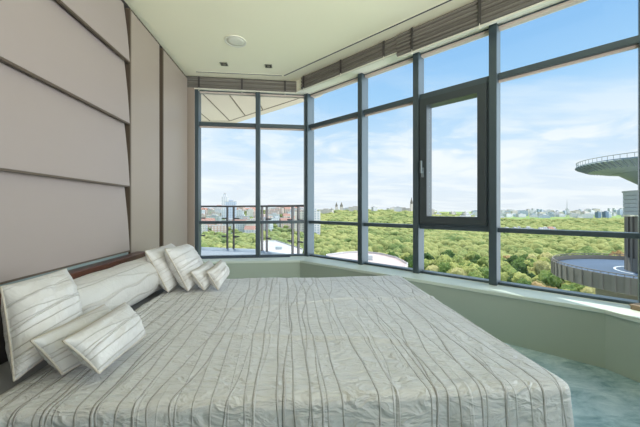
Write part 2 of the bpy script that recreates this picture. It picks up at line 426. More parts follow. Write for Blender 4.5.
# corner posts
m = MB(); q0 = BL+db*(LB-.075); 
m.prism([v2(q0-nb*.07), v2(lineint(BL-nb*.07, db, C0-n2*.09, d2)), v2(C0+d2*.06-n2*.09), v2(C0+d2*.06+n2*.05), v2(lineint(BL+nb*.05, db, C0+n2*.05, d2)), v2(q0+nb*.05)], SILL, HEAD)
struct(m.build('trim_8', M['frame'], bevel=.004), 'blue grey corner post where the two glass walls meet', 'corner post')
m = MB(); 
m.prism([v2(C1-d2*.025-n2*.05), v2(lineint(C1-n2*.05, d2, C1-n3*.05, d3)), v2(C1+d3*.03-n3*.05), v2(C1+d3*.03+n3*.05), v2(OB2), v2(C1-d2*.025+n2*.05)], SILL, HEAD)
struct(m.build('trim_9', M['frame'], bevel=.004), 'slim blue grey corner post at the right picture edge', 'corner post')
for i in range(4):
    ta, tb3 = .04+(L3-.05)*i/4, .04+(L3-.05)*(i+1)/4
    bay(7+i, F3, ta, tb3, ['first', 'second', 'third', 'fourth'][i]+' side window behind the right picture edge', None, tb3 if i < 3 else None)

# ------------------------------------------------------------------ left wall panels
PX = -1.42
bot = [.735, 1.29, 1.83, 2.362]; names = ['lowest', 'second lowest', 'second highest', 'topmost']
for i, zb in enumerate(bot):
    zt = (bot[i+1] + .05) if i < 3 else CEIL-.055
    m = MB(); xb, xt, th = PX, -1.472, .022
    y0, y1 = YR+.02, 2.715
    prof = [(xb, zb), (xb-th, zb-.002), (xt-th*.7 if i < 3 else xt-.015, zt), (xt, zt)]
    # slightly padded front
    fr_ = [(xb, zb)] + [(xb+(xt-xb)*s+.006*math.sin(math.pi*s), zb+(zt-zb)*s) for s in (.1,.25,.5,.75,.9)] + [(xt, zt)]
    back = [(max(x-th, XW+.001), z) for x, z in reversed(fr_)]
    pr = fr_ + back; n = len(pr)
    P = [(x, y0, z) for x, z in pr] + [(x, y1, z) for x, z in pr]
    m.add(P, [tuple(range(n)), tuple(range(n, 2*n))[::-1]] + [(k, (k+1)%n, n+(k+1)%n, n+k) for k in range(n)])
    o = m.build('wall_panel', M['panel'], None, origin=(xb, y0, zb), bevel=0)
    if i == 0:
        q = MB(); q.box((XW+.002, y0, zb-.034), (PX-.012, y1, zb-.0125)); q.build('bottom_ledge', M['ledge'], o)['label'] = 'grey green ledge strip'
    tag(o, '%s taupe padded wall panel of the overlapping rows beside the bed' % names[i], 'wall panel', 'overlapping padded wall panels')
    m = MB(); m.box((xb-th, y0, zb-.012), (xb-.002, y1, zb-.0005)); m.build('edge_strip', M['bronze'], o)
for (ya, yb, lab) in ((2.795, 3.365, 'tall flat taupe panel next to the overlapping padded panels'), (3.455, 4.205, 'tall flat taupe panel next to the window pilaster')):
    m = MB(); m.box((XW+.001, ya, .02), (-1.455, yb, CEIL-.055))
    o = m.build('tall_panel', M['tall'], None, origin=(XW, ya, .02), bevel=.003); tag(o, lab, 'wall panel', 'tall flat wall panels')
    m = MB(); m.box((XW+.001, ya-.022, .02), (-1.449, ya-.001, CEIL-.055)); m.build('edge_strip', M['bronze'], o)

# ------------------------------------------------------------------ ceiling fittings
p = at_d(235.5, 41, 3.257); 
sp_ = empty('ceiling_speaker', (p.x, p.y, CEIL), label='round white speaker grille set in the ceiling', cat='speaker')
m = MB(); m.ring((p.x, p.y), .098, .115, CEIL-.010, CEIL, 48); m.build('rim', M['white'], sp_, bevel=.002)
m = MB(); m.lathe([(.0975, CEIL-.001), (.0975, CEIL-.006), (.06, CEIL-.009), (.0005, CEIL-.010)], 48, (p.x, p.y)); m.build('grille', M['white'], sp_, smooth=True)
for (px, y, lab) in ((224, 64, 'left small square recessed downlight in the ceiling'), (268.5, 66, 'right small square recessed downlight in the ceiling')):
    Z = (CEIL-CAMZ)*F/(HOR-y); q = W((px-320)/F*Z, Z)
    dl = empty('downlight', (q.x, q.y, CEIL), label=lab, cat='ceiling light', group='square downlights')
    m = MB()
    for lo, hi in (((-.045,-.045),(.045,-.034)), ((-.045,.034),(.045,.045)), ((-.045,-.034),(-.034,.034)), ((.034,-.034),(.045,.034))):
        m.box((q.x+lo[0], q.y+lo[1], CEIL-.006), (q.x+hi[0], q.y+hi[1], CEIL))
    m.build('trim_ring', M['lamp'], dl)
    m = MB(); m.box((q.x-.034, q.y-.034, CEIL-.003), (q.x+.034, q.y+.034, CEIL)); m.build('housing', M['black'], dl)
    m = MB(); m.lathe([(.022, CEIL-.003), (.022, CEIL-.006), (.001, CEIL-.008)], 20, v2(q)); m.build('lens', M['lamp'], dl, smooth=True)
# slot diffusers
def slot(a, b, lab):
    dd = (b-a).normalized(); nn = Vector((-dd.y, dd.x)); L = (b-a).length
    o = empty('slot_diffuser', (a.x, a.y, CEIL), label=lab, cat='air vent', group='ceiling slot vents')
    m = MB(); m.box((0, -.009, CEIL-.004), (L, .009, CEIL), 0, (a, dd, nn)); m.build('slot', M['black'], o)
    m = MB(); m.box((0, .009, CEIL-.005), (L, .014, CEIL), 0, (a, dd, nn)); m.box((0, -.014, CEIL-.005), (L, -.009, CEIL), 0, (a, dd, nn)); m.build('flange', M['white'], o)
def cpt(px, y): Z = (CEIL-CAMZ)*F/(HOR-y); return W((px-320)/F*Z, Z)
s0, s1, s2 = cpt(196, 71.5), cpt(284, 75.5), cpt(450, 0)
slot(s0, s1-(s1-s0).normalized()*.03, 'thin dark slot vent in the ceiling before the back windows')
slot(s1, s1+(s2-s1).normalized()*((s2-s1).length+.12), 'long thin dark slot vent in the ceiling along the slanted windows')

# ------------------------------------------------------------------ blinds
def blind_obj(fr, t0, t1, n1, z0, z1, folds, tapes, lab, depth=.05):
    o_, d_, n_ = fr; c = o_ + d_*((t0+t1)/2)
    o = empty('roman_blind', (c.x + n_.x*n1, c.y + n_.y*n1, z1), label=lab, cat='blind', group='gathered roman blinds')
    m = MB(); m.box((t0, n1-depth*.7, z1-.03), (t1, n1, z1-.001), 0, fr); m.build('headrail', M['tape'], o)
    m = MB(); k = folds*8; prof = []
    for i in range(k+1):
        s = i/k; ph = s*folds
        prof.append((n1-depth*.72-.28*depth*abs(math.sin(math.pi*ph))-.006*s, z1-.004+(z0-z1+.004)*s))
    prof = prof + [(n1-.004, z0), (n1-.004, z1-.031), (n1-depth*.72, z1-.031)]
    P = []
    for t in (t0, t1):
        for nn, z in prof:
            q = o_ + d_*t + n_*nn; P.append((q.x, q.y, z))
    n = len(prof)
    m.add(P, [tuple(range(n)), tuple(range(n, 2*n))[::-1]] + [(i, (i+1)%n, n+(i+1)%n, n+i) for i in range(n)])
    m.build('folded_cloth', M['blind'], o)
    m = MB(); m.box((t0, n1-depth*.7, z0-.014), (t1, n1-.012, z0-.0005), 0, fr); m.build('bottom_bar', M['white'], o)
    for t in tapes:
        m = MB(); m.box((t-.012, n1-depth-.014, z0-.004), (t+.012, n1-depth-.0085, z1-.01), 0, fr); tp = m.build('tape', M['tape'], o)
        q = o_+d_*t+n_*(n1-depth-.011)
        m = MB(); m.tube((q.x, q.y, z0-.004), (q.x, q.y, z0-.035), .003, 8); m.tube((q.x, q.y, z0-.035), (q.x, q.y, z0-.05), .0055, 8, r2=.004); m.build('cord_end', M['white'], tp)
def tb_of(px, off):          # distance along back window line of pixel column, at offset plane
    r = (px-320)/F; dirn = W(r, 1.0); q = lineint(BL+nb*off, db, Vector((0,0)), dirn); return (q-BL).dot(db)
def t2_of(px, off):
    r = (px-320)/F; dirn = W(r, 1.0); q = lineint(C0+n2*off, d2, Vector((0,0)), dirn); return (q-C0).dot(d2)
blind_obj(FB, tb_of(184.5, -.13)+.012, tb_of(296.5, -.14), -li-.002, 2.752, CEIL-.004, 3, [tb_of(197, -.23), tb_of(241, -.23), tb_of(285, -.23)], 'grey blind gathered up above the back windows', .04)
tA, tB = t2_of(301, -.26), t2_of(397.5, -.26)
blind_obj(F2, tA+.02, tB, -.227, 2.742, CEIL-.004, 4, [t2_of(304, -.28), t2_of(341, -.28), t2_of(384, -.28)], 'grey blind gathered above the windows right of the corner post')
blind_obj(F2, tB+.006, 3.15, -.227, 2.682, CEIL-.004, 6, [t2_of(412.5, -.29), t2_of(480, -.29), t2_of(600, -.29)], 'lower hanging grey blind above the opening sash and widest window', .065)

# ------------------------------------------------------------------ sill objects
va, vb = at_z(204, 256, SILL), at_z(290, 256, SILL)
ta_, tb_ = (Vector(va[:2])-BL).dot(db), (Vector(vb[:2])-BL).dot(db)
sv = empty('sill_vent', (va.x, va.y, SILL), label='long dark vent grille on the back window sill', cat='air vent')
m = MB(); m.box((ta_, -.125, SILL), (tb_, -.115, SILL+.012), 0, FB); m.box((ta_, -.075, SILL), (tb_, -.065, SILL+.012), 0, FB)
m.box((ta_, -.115, SILL), (ta_+.01, -.075, SILL+.012), 0, FB); m.box((tb_-.01, -.115, SILL), (tb_, -.075, SILL+.012), 0, FB); m.build('frame', M['grille'], sv)
m = MB(); k = 60
for i in range(k):
    t = ta_+.012+(tb_-ta_-.026)*i/k; m.box((t, -.115, SILL), (t+.008, -.075, SILL+.010), 0, FB)
m.build('slats', M['grille'], sv)
# small wooden box by the right edge
bc = at_z(640, 311.5, SILL)
fbx = (Vector((bc.x, bc.y)), d3, n3)
bx = empty('wooden_box', (bc.x, bc.y, SILL), label='small brown wooden box on the pale green window sill', cat='box')
m = MB(); m.box((-.05, .0, SILL), (.12, .09, SILL+.022), 0, fbx); m.build('tray', M['box_wood'], bx, bevel=.002)
m = MB(); m.box((-.054, -.004, SILL+.0225), (.124, .094, SILL+.034), 0, fbx); m.build('lid', M['box_wood'], bx, bevel=.002)

# ------------------------------------------------------------------ bed
BX0, BX1, BY0, BY1 = -1.36, 1.055, 1.045, 2.93
bed = empty('bed', (-.2, 2.0, 0), label='wide low bed with dark wooden headboard rail against panelled wall', cat='bed')
m = MB(); m.box((BX0+.02, BY0+.05, .05), (BX1-.06, BY1-.04, .20)); m.build('base', M['basefab'], bed, bevel=.01)
for sx in (BX0+.12, BX1-.2):
    for sy in (BY0+.18, BY1-.18):
        m = MB(); m.box((sx-.04, sy-.04, 0), (sx+.04, sy+.04, .0495)); m.build('leg', M['wood'], bed)
m = MB(); m.box((BX0+.02, BY0+.03, .201), (BX1-.035, BY1-.03, .395)); m.build('mattress', M['matt'], bed, bevel=.035, smooth=True)
m = MB(); m.box((-1.448, .55, .02), (-1.375, 2.86, .64)); hb = m.build('headboard', M['basefab'], bed, bevel=.01); hb['label'] = 'dark upholstered headboard'
m = MB(); m.box((-1.452, .5, .641), (-1.352, 2.90, .70)); m.build('rail', M['wood'], hb, bevel=.006)['label'] = 'red brown wooden top rail'

# bedspread: one draped sheet with split corner
Rr = .038; DROP = .34; ST = .009
xs = [-1.06 + ST*i for i in range(int((BX1-Rr+1.06+Rr*1.57+DROP)/ST)+1)]
ext = Rr*1.57+DROP
ys = [BY0+Rr-ext + ST*i for i in range(int((BY1-BY0-2*Rr+2*ext)/ST)+1)]
def prof(d):
    if d <= 0: return 0, 0
    q = Rr*math.pi/2
    if d < q: a = d/Rr; return Rr*math.sin(a), Rr*(1-math.cos(a))
    return Rr + .012*min(1, (d-q)/.2), Rr+(d-q)
V, idx = [], {}
for i, x in enumerate(xs):
    for j, y in enumerate(ys):
        s = x-(BX1-Rr); tn = (BY0+Rr)-y; tf = y-(BY1-Rr)
        t = tn if tn > tf else tf; sg = -1 if tn > tf else 1
        sx, ty = max(0, s), max(0, t); d = math.hypot(sx, ty)
        if d > ext+.001: continue
        o_, dn = prof(d)
        bx_ = min(x, BX1-Rr); by_ = min(max(y, BY0+Rr), BY1-Rr)
        ux, uy = (sx/d, ty/d) if d > 0 else (0, 0)
        # soft creases of the cloth
        top = max(0, 1-d/.12)
        w1 = mnoise.noise(Vector((x*2.2, y*3.2, 1.3)))*.006 + mnoise.noise(Vector((x*6, y*9, 4.3)))*.0035 + mnoise.noise(Vector((x*15, y*24, 2.)))*.0022
        w1 += .011*math.exp(-((y-(2.05+.11*(x+.4)+.03*math.sin(x*5)))/.018)**2)*min(1, max(0, (x+.75)/.4))
        w1 += .010*math.exp(-((y-(1.62-.28*(x+.2)+.04*math.sin(x*4)))/.03)**2)*min(1, max(0, (x+.6)/.3))*min(1, max(0, (.7-x)/.3))
        w1 += .004*abs(mnoise.noise(Vector((x*7.5+mnoise.noise(Vector((x*2, y*2, 0)))*1.5, y*1.1, 9))))
        edge = max(0, 1-(x+1.06)/.05); zz = BED - dn + w1*top - .012*edge**2
        side = 0
        if d > Rr:
            c = (x if ty > sx else y)
            side = (.010*mnoise.noise(Vector((c*5.5, d*1.5, 3))) + .005*math.sin(c*23+2*mnoise.noise(Vector((c*3, 0, 0)))))*min(1, (d-Rr)/.15)
            if sx > 0 and ty > 0:
                ang = math.atan2(ty, sx); side -= .05*math.exp(-((ang-R(25))/.22)**2)*min(1, (d-Rr)/.06)
        px_, py_ = bx_ + (o_+side)*ux, by_ + (o_+side)*uy*sg
        idx[i, j] = len(V); V.append((px_, py_, max(zz, .05)))
Fc = []
for i in range(len(xs)-1):
    for j in range(len(ys)-1):
        k = [(i, j), (i+1, j), (i+1, j+1), (i, j+1)]
        if all(q in idx for q in k): Fc.append(tuple(idx[q] for q in k))
m = MB(); m.add(V, Fc)
spread = m.build('bedspread', M['spread'], None, smooth=True)
tag(spread, 'champagne satin bedspread with stitched wavy tucks draped over bed', 'bedspread')
sol = spread.modifiers.new('thick', 'SOLIDIFY'); sol.thickness = .006; sol.offset = -1

# bolster
bl = empty('bolster', (-1.215, 2.0, BED-.03), label='long champagne satin bolster lying along the headboard', cat='pillow')
m = MB(); rb = .150; n = 40; cy0, cy1 = 1.52, 2.66; k = 70; cx_, cz_ = -1.195, .40+.153
P = []
for i in range(k+1):
    s = i/k; y = cy0+(cy1-cy0)*s
    e_ = min(s, 1-s)*(cy1-cy0); rr = rb*(.955+.045*min(1, e_/.06)) * (1+.012*math.sin(s*21))
    for q in range(n):
        a = 2*math.pi*q/n; w = 1+.012*mnoise.noise(Vector((math.cos(a)*2, math.sin(a)*2, y*6)))
        P.append((cx_+rr*w*math.cos(a), y, cz_+rr*w*math.sin(a)))
m.add(P, [(i*n+q, i*n+(q+1)%n, (i+1)*n+(q+1)%n, (i+1)*n+q) for i in range(k) for q in range(n)])
m.build('cover', M['bolster'], bl, smooth=True, origin=(cx_, cy0, cz_))
for y, sg in ((cy0, -1), (cy1, 1)):
    m = MB(); P = []; fs = []
    for i in range(7):
        s = i/6; rr = rb*.955*math.cos(s*math.pi/2*.98)
        for q in range(n):
            a = 2*math.pi*q/n; pl = 1+.05*s*math.sin(a*16); P.append((cx_+rr*pl*math.cos(a), y+sg*.035*math.sin(s*math.pi/2), cz_+rr*pl*math.sin(a)))
    m.add(P, [(i*n+q, i*n+(q+1)%n, (i+1)*n+(q+1)%n, (i+1)*n+q) for i in range(6) for q in range(n)] + [tuple(range(6*n, 7*n))])
    m.build('end_cap', M['seam'], bl, smooth=True)

# cushions from their four corners
def cushion(name, bl_, br_, tr_, tl_, th, lab, grp, flange=0.0, seed=0):
    c4 = [Vector(q) for q in (bl_, br_, tr_, tl_)]
    cen = sum(c4, Vector())/4
    U = ((c4[1]+c4[2])-(c4[0]+c4[3])).normalized(); Vv = ((c4[2]+c4[3])-(c4[0]+c4[1])).normalized()
    Nn = U.cross(Vv).normalized(); Vv = Nn.cross(U)
    rot = Matrix((U, Vv, Nn)).transposed()
    loc = [rot.transposed() @ (q-cen) for q in c4]
    N = 34; P = []; fs = []
    def surf(u, v, side):
        pin = .032
        uu = u*(1-pin*(1-(v**2))**1.0*abs(u)**2.2*0 - pin*(1-abs(v)**2.5)*abs(u)**3)
        vv = v*(1-pin*(1-abs(u)**2.5)*abs(v)**3)
        a, b = (uu+1)/2, (vv+1)/2
        p = loc[0]*(1-a)*(1-b)+loc[1]*a*(1-b)+loc[2]*a*b+loc[3]*(1-a)*b
        prof_ = max(0, (1-u*u))**.45*max(0, (1-v*v))**.45
        h = th/2*prof_
        cr = mnoise.noise(Vector((u*2.1+seed*3.3, v*2.1, side*2)))*.16 + mnoise.noise(Vector((u*5+seed, v*5, side)))*.09
        rad = math.atan2(v, u); d_ = max(abs(u), abs(v))
        cr += .07*math.sin(rad*22+seed+2*mnoise.noise(Vector((u*3, v*3, seed))))*(d_**3)*(1-d_**8)
        return p + Vector((0, 0, side*h*(1+cr)))
    for side in (1, -1):
        b0 = len(P)
        for i in range(N+1):
            for j in range(N+1):
                u = math.sin((i/N-.5)*math.pi); v = math.sin((j/N-.5)*math.pi)
                P.append(surf(u, v, side))
        for i in range(N):
            for j in range(N):
                q = [b0+i*(N+1)+j, b0+(i+1)*(N+1)+j, b0+(i+1)*(N+1)+j+1, b0+i*(N+1)+j+1]
                fs.append(tuple(q if side == 1 else q[::-1]))
    m = MB(); m.add(P, fs); me = m.mesh(name, M['cushion'], True)
    bm = bmesh.new(); bm.from_mesh(me); bmesh.ops.remove_doubles(bm, verts=bm.verts, dist=1e-5); bm.to_mesh(me); bm.free()
    me.polygons.foreach_set('use_smooth', [True]*len(me.polygons))
    o = bpy.data.objects.new(name, me); COL.objects.link(o)
    o.matrix_world = Matrix.Translation(cen) @ rot.to_4x4(); tag(o, lab, 'pillow', grp)
    # piping around the edge
    ring = []
    K = 24
    for (u0, v0, u1, v1) in ((-1,-1,1,-1), (1,-1,1,1), (1,1,-1,1), (-1,1,-1,-1)):
        for i in range(K): ring.append(surf(u0+(u1-u0)*i/K, v0+(v1-v0)*i/K, 1))
    n = len(ring); m = MB(); PP = []
    for i in range(n):
        d_ = (ring[(i+1)%n]-ring[i-1]).normalized(); a_ = d_.cross(Vector((0,0,1))).normalized(); 
        for q in range(6):
            an = 2*math.pi*q/6; PP.append(ring[i]+(a_*math.cos(an)+Vector((0,0,1))*math.sin(an))*.0045)
    m.add(PP, [(i*6+q, i*6+(q+1)%6, ((i+1)%n)*6+(q+1)%6, ((i+1)%n)*6+q) for i in range(n) for q in range(6)])
    s = bpy.data.objects.new('piping', m.mesh('piping', M['seam'], True)); COL.objects.link(s); s.parent = o
    if flange:
        m = MB(); PP = []
        for i in range(21):
            t = i/20; pa = loc[0].lerp(loc[3], t); out = (loc[0]-loc[1]).normalized()
            for w_, z_ in ((.01, .004), (-flange, .003+.004*math.sin(i*1.3)), (-flange, -.002+.004*math.sin(i*1.3)), (.01, -.004)):
                PP.append(pa - out*w_ + Vector((0,0,z_)))
        m.add(PP, [(4*i+q, 4*i+(q+1)%4, 4*i+4+(q+1)%4, 4*i+4+q) for i in range(20) for q in range(4)] + [(0,1,2,3), (83,82,81,80)])
        s = bpy.data.objects.new('flange', m.mesh('flange', M['cushion'], True)); COL.objects.link(s); s.parent = o
    return o
G1, G2 = 'cushions at the near bed end', 'cushions at the far bed end'
cushion('cushion', at_z(14, 381, .45), at_x(84, 331, -.97), at_x(66, 269, -1.17), at_x(1, 287, -1.17), .20,
        'large square satin cushion leaning on the near end of the bolster', G1, .0, 1)
cushion('cushion', at_z(62, 374, .455), at_x(130, 338, -.84), at_x(104, 305, -.96), at_x(31, 341, -.95), .14,
        'small satin cushion tucked between large cushion and front cushion', G1, 0, 2)
cushion('cushion', at_z(99, 373, .475), at_z(146, 335, .50), at_x(125, 303, -.84), at_x(63, 341, -.83), .14,
        'small satin cushion lying frontmost of the three near cushions', G1, 0, 3)
cushion('cushion', at_z(168, 292, .45), Vector((-.99, 2.86, .46)), Vector((-1.15, 2.90, .77)), at_x(145, 251, -1.14), .19,
        'satin cushion leaning on the far end of the bolster, leftmost of the far four', G2, 0, 4)
cushion('cushion', at_z(188, 291, .45), at_x(205, 277, -.80), at_x(187, 244, -1.0), at_x(165, 249, -1.0), .20,
        'square satin cushion with raised corner, second from bolster of the far four', G2, 0, 5)
cushion('cushion', at_z(204, 290, .45), at_x(219, 278, -.66), at_x(209, 261, -.77), at_x(191, 272, -.80), .14,
        'small satin cushion between the square cushion and rightmost cushion', G2, 0, 6)
cushion('cushion', at_z(218, 290, .45), at_x(229, 274, -.56), at_x(221, 260, -.65), at_x(207, 272, -.69), .14,
        'small satin cushion standing rightmost on the far bed end', G2, 0, 7)

# ------------------------------------------------------------------ terrace outside
def Wl(pts): return [v2(W(*q)) for q in pts]
m = MB(); m.prism(Wl([(-9, 4.7), (-.10, 4.72), (-.25, 6.85), (-1.77, 8.25), (-3.44, 8.7), (-9, 9.6)]), -.3, -.01)
struct(m.build('terrace', M['deck']), 'grey tiled terrace floor outside the back windows', 'terrace')
rl = empty('terrace_railing', (*W(-1.77, 8.18), 0), label='dark metal railing with glass sheets along the terrace edge', cat='railing')
path = [W(-6.5, 9.1), W(-3.44, 8.6), W(-1.77, 8.12), W(-.30, 6.77), W(-.185, 4.75)]
RZ = 1.165
def ray_hit(px, a, b): return lineint(a, (b-a).normalized(), Vector((0, 0)), W((px-320)/F, 1.0))
stops = {0: [196.5], 1: [230.5], 2: [264.5, 295.5], 3: []}
for si, (a, b) in enumerate(zip(path, path[1:])):
    m = MB(); m.tube((a.x, a.y, RZ), (b.x, b.y, RZ), .026, 10); m.build('handrail', M['rail'], rl, smooth=True)
    L = (b-a).length; d_ = (b-a)/L; n_ = Vector((-d_.y, d_.x))
    cuts = [(ray_hit(px, a, b)-a).dot(d_) for px in stops[si]]
    ends = [0.03] + [x for c in cuts for x in (c-.17, c+.17)] + [L-.03]
    for k in range(0, len(ends), 2):
        m = MB(); m.box((ends[k], -.006, .10), (ends[k+1], .006, RZ-.09), 0, (a, d_, n_)); m.build('glass_sheet', M['railglass'], rl)
    for c in cuts:
        for sg in (-1, 1):
            t = c+sg*.10
            m = MB(); m.box((t-.014, -.03, -.01), (t+.014, .03, RZ-.02), 0, (a, d_, n_)); po = m.build('post', M['rail'], rl)
            for z in (.33, .83):
                m = MB(); m.box((t+sg*.0145, -.02, z-.018), (t+sg*.17, .02, z+.018), 0, (a, d_, n_)); m.build('clamp', M['rail'], po)
# overhanging roof soffit
ov = Wl([(-9, 4.75), (-.2, 4.72), (2.30, 2.20), (2.42, 2.26), (1.5, 3.05), (.5, 4.6), (0, 5.62), (-2.2, 7.45), (-9, 7.6)])
rf = tag(MB().build('roof_overhang', M['soffit']) if False else None, '') if False else None
m = MB(); m.prism(ov, 3.19, 3.45)
rf = m.build('roof_overhang', M['soffit']); struct(rf, 'beige panelled roof overhang seen through the upper back windows', 'roof overhang')
m = MB()
def strip(a, b, w=.022):
    a, b = W(*a), W(*b); d_ = (b-a).normalized(); n_ = Vector((-d_.y, d_.x)); m.box((0, -w/2, 3.185), ((b-a).length, w/2, 3.191), 0, (a, d_, n_))
strip((-9, 7.2), (-2.17, 7.16)); strip((-2.17, 7.16), (-.05, 5.40))
for q in range(14):
    x0 = -7.3+q*.47; ze = 7.16 if x0 < -2.17 else 7.16-(x0+2.17)*.83
    strip((x0, 4.75), (x0-.02, ze))
m.build('panel_joints', M['joint'], rf)

# ------------------------------------------------------------------ land outside
def sm(a, b, x): t = min(1, max(0, (x-a)/(b-a))); return t*t*(3-2*t)
def gz(cx, cz):
    px = 320+F*cx/max(cz, 1)
    hill = 1-sm(400, 520, px)
    z = -46 + 31*hill*sm(330, 1000, cz) + 3*mnoise.noise(Vector((cx*.004, cz*.004, 0)))*sm(200, 400, cz)
    return z
m = MB(); zs = [18, 45, 80, 110, 150, 200, 260, 330, 410, 500, 600, 720, 860, 1020, 1250, 1600, 2100, 2800, 3800, 5200]
K = 40; P = []
for z in zs:
    for i in range(K+1):
        r = -1.25+2.6*i/K; q = W(r*z, z); P.append((q.x, q.y, gz(r*z, z) if z < 1300 else (gz(r*1020, 1020) if z < 1301 else -46 + 31*(1-sm(400, 520, 320+F*r))*max(0, 1-(z-1250)/900))))
m.add(P, [(a*(K+1)+i, a*(K+1)+i+1, (a+1)*(K+1)+i+1, (a+1)*(K+1)+i) for a in range(len(zs)-1) for i in range(K)])
tag(m.build('meadow_ground', M['ground'], smooth=True), 'green land stretching under the forest towards the city', 'ground', None, 'structure')

# trees
def crown(seed, sub=4, trunk=True):
    rnd = random.Random(seed); bm = bmesh.new()
    bmesh.ops.create_icosphere(bm, subdivisions=sub, radius=1)
    for v in bm.verts:
        p = v.co.copy()
        k = 1 + .26*mnoise.noise(p*1.6+Vector((seed*5.1, 0, 0))) + .20*mnoise.noise(p*3.6+Vector((0, seed*3.7, 0))) + .16*mnoise.noise(p*7+Vector((0, 0, seed))) + .18*mnoise.noise(p*14+Vector((seed, 0, seed)))
        v.co = Vector((p.x*k, p.y*k, p.z*k*(.95 if p.z > 0 else .7)))*1.0
    V = [tuple(v.co+Vector((0, 0, 1.25))) for v in bm.verts]; Fs = [tuple(v.index for v in f.verts) for f in bm.faces]
    bm.free(); m = MB(); m.add(V, Fs)
    if trunk: m.tube((0, 0, -.4), (0, 0, .9), .14, 7, 1, .08)
    return m
vers = {k: [crown(s+10*i).mesh('broad_tree', [M[k], M['bark']], True) for s in range(4)] for i, k in enumerate(('leaf_green', 'leaf_yellow', 'leaf_rust'))}
TAX = W((661-320)/F*62, 62)      # tower axis
rnd = random.Random(3); FOOT = []
# city blocks
def block(w, d, h, mat, roof, kind):
    m = MB(); m.box((-w/2, -d/2, -8), (w/2, d/2, h))
    if kind == 'flat':
        m.box((-w/2-.3, -d/2-.3, h), (w/2+.3, d/2+.3, h+.8), 1); m.box((-w*.18, -d*.2, h+.8), (w*.2, d*.2, h+3.6), 0)
    elif kind == 'step':
        m.box((-w*.36, -d*.36, h), (w*.36, d*.36, h+h*.12)); m.box((-w*.2, -d*.2, h*1.12), (w*.2, d*.2, h*1.2), 1)
    else:
        m.add([(-w/2-.5, -d/2-.5, h), (w/2+.5, -d/2-.5, h), (w/2+.5, d/2+.5, h), (-w/2-.5, d/2+.5, h), (-w/2-.5, 0, h+d*.4), (w/2+.5, 0, h+d*.4)],
              [(0,1,5,4), (2,3,4,5), (1,2,5), (3,0,4), (3,2,1,0)], 1)
        m.box((w*.2, d*.1, h), (w*.26, d*.2, h+d*.45), 0)
    return m.mesh('block', [M[mat], M[roof]])
bmesh_cache = {}
def put(name, px, Z, ground, w, d, h, mat, roof, kind, label, grp, rz=None):
    q = W((px-320)/F*Z, Z); rr = math.hypot(w, d)/2
    if rz is None and any((q.x-bx)**2+(q.y-by)**2 < (br+rr)**2 for bx, by, br in FOOT): return
    FOOT.append((q.x, q.y, rr))
    key = (w, d, h, mat, roof, kind)
    if key not in bmesh_cache: bmesh_cache[key] = block(*key)
    o = bpy.data.objects.new(name, bmesh_cache[key]); COL.objects.link(o)
    q = W((px-320)/F*Z, Z); o.location = (q.x, q.y, ground); o.rotation_euler = (0, 0, rnd.uniform(-.5, .5) if rz is None else rz)
    return tag(o, label, 'building', grp)
put('tower_block', 598, 1250, -46, 14, 14, 34, 'f_dark', 'roof_grey', 'flat', 'slate blue tower block, left one of the dark pair in the distant city', 'dark twin towers', 0)
put('tower_block', 605.5, 1250, -46, 15, 14, 35, 'f_dark', 'roof_grey', 'flat', 'slate blue tower block, right one of the dark pair in the distant city', 'dark twin towers', 0)
put('apartment_building', 315, 420, -36, 14, 12, 34, 'f_white', 'roof_grey', 'flat', 'white apartment block just right of the corner post', None, 0)
put('apartment_building', 300, 430, -36, 15, 12, 34, 'f_cream', 'roof_red', 'flat', 'cream apartment block just left of the corner post', None, 0)
put('apartment_building', 225, 700, -12, 13, 12, 42, 'f_white', 'roof_grey', 'step', 'white stepped tower rising above the hillside roofs', None, 0)
put('apartment_building', 231, 620, -14, 20, 14, 30, 'f_grey', 'roof_grey', 'flat', 'grey flat block beside the white stepped hillside tower', None, 0)
for i in range(230):               # city on the plain, right
    px = 470+174*rnd.random()**.9; Z = rnd.uniform(1500, 3300)
    h = rnd.choice((10, 13, 16, 20, 25, 34))*Z/2200; h = round(h/3)*3+3; mat = rnd.choice(('f_white', 'f_white', 'f_cream', 'f_grey'))
    put('tower_block', px, Z, -46, rnd.choice((22, 34, 50)), 18, h, mat, 'roof_grey', rnd.choice(('flat', 'flat', 'flat', 'step')),
        {'f_white': 'white tower block in the distant city beyond the forest', 'f_cream': 'cream tower block in the distant city beyond the forest', 'f_grey': 'bluish grey tower block in the distant city beyond the forest'}[mat],
        {'f_white': 'white skyline blocks', 'f_cream': 'cream skyline blocks', 'f_grey': 'grey skyline blocks'}[mat])
for i in range(150):               # town on the left hillside
    px = rnd.uniform(196, 312); Z = rnd.uniform(430, 1000); cx = (px-320)/F*Z
    mat = rnd.choice(('f_pink', 'f_pink', 'f_cream', 'f_white', 'f_white')); kind = rnd.choice(('flat', 'gable', 'flat'))
    roof = 'roof_red' if kind == 'gable' else 'roof_grey'
    nm = {'f_pink': 'pinkish brick', 'f_cream': 'cream', 'f_white': 'white'}[mat]
    put('apartment_building', px, Z, gz(cx, Z)+8, rnd.choice((16, 24, 32)), 13, rnd.choice((7, 9, 12, 16)), mat, roof, kind,
        '%s apartment building with %s roof on the hillside behind the terrace railing' % (nm, 'red gabled' if kind == 'gable' else 'flat'), '%s hillside buildings %s' % (nm, kind))
for i in range(26):               # along the ridge, middle
    px = rnd.uniform(312, 492); Z = rnd.uniform(850, 1150); cx = (px-320)/F*Z
    put('ridge_house', px, Z, gz(cx, min(Z, 1020))+6, rnd.choice((14, 22, 40)), 12, rnd.choice((8, 12, 16)), 'f_cream' if i % 2 else 'f_white', 'roof_grey', 'flat',
        '%s building half hidden in trees along the wooded ridge' % ('cream' if i % 2 else 'white'), '%s ridge buildings' % ('cream' if i % 2 else 'white'))
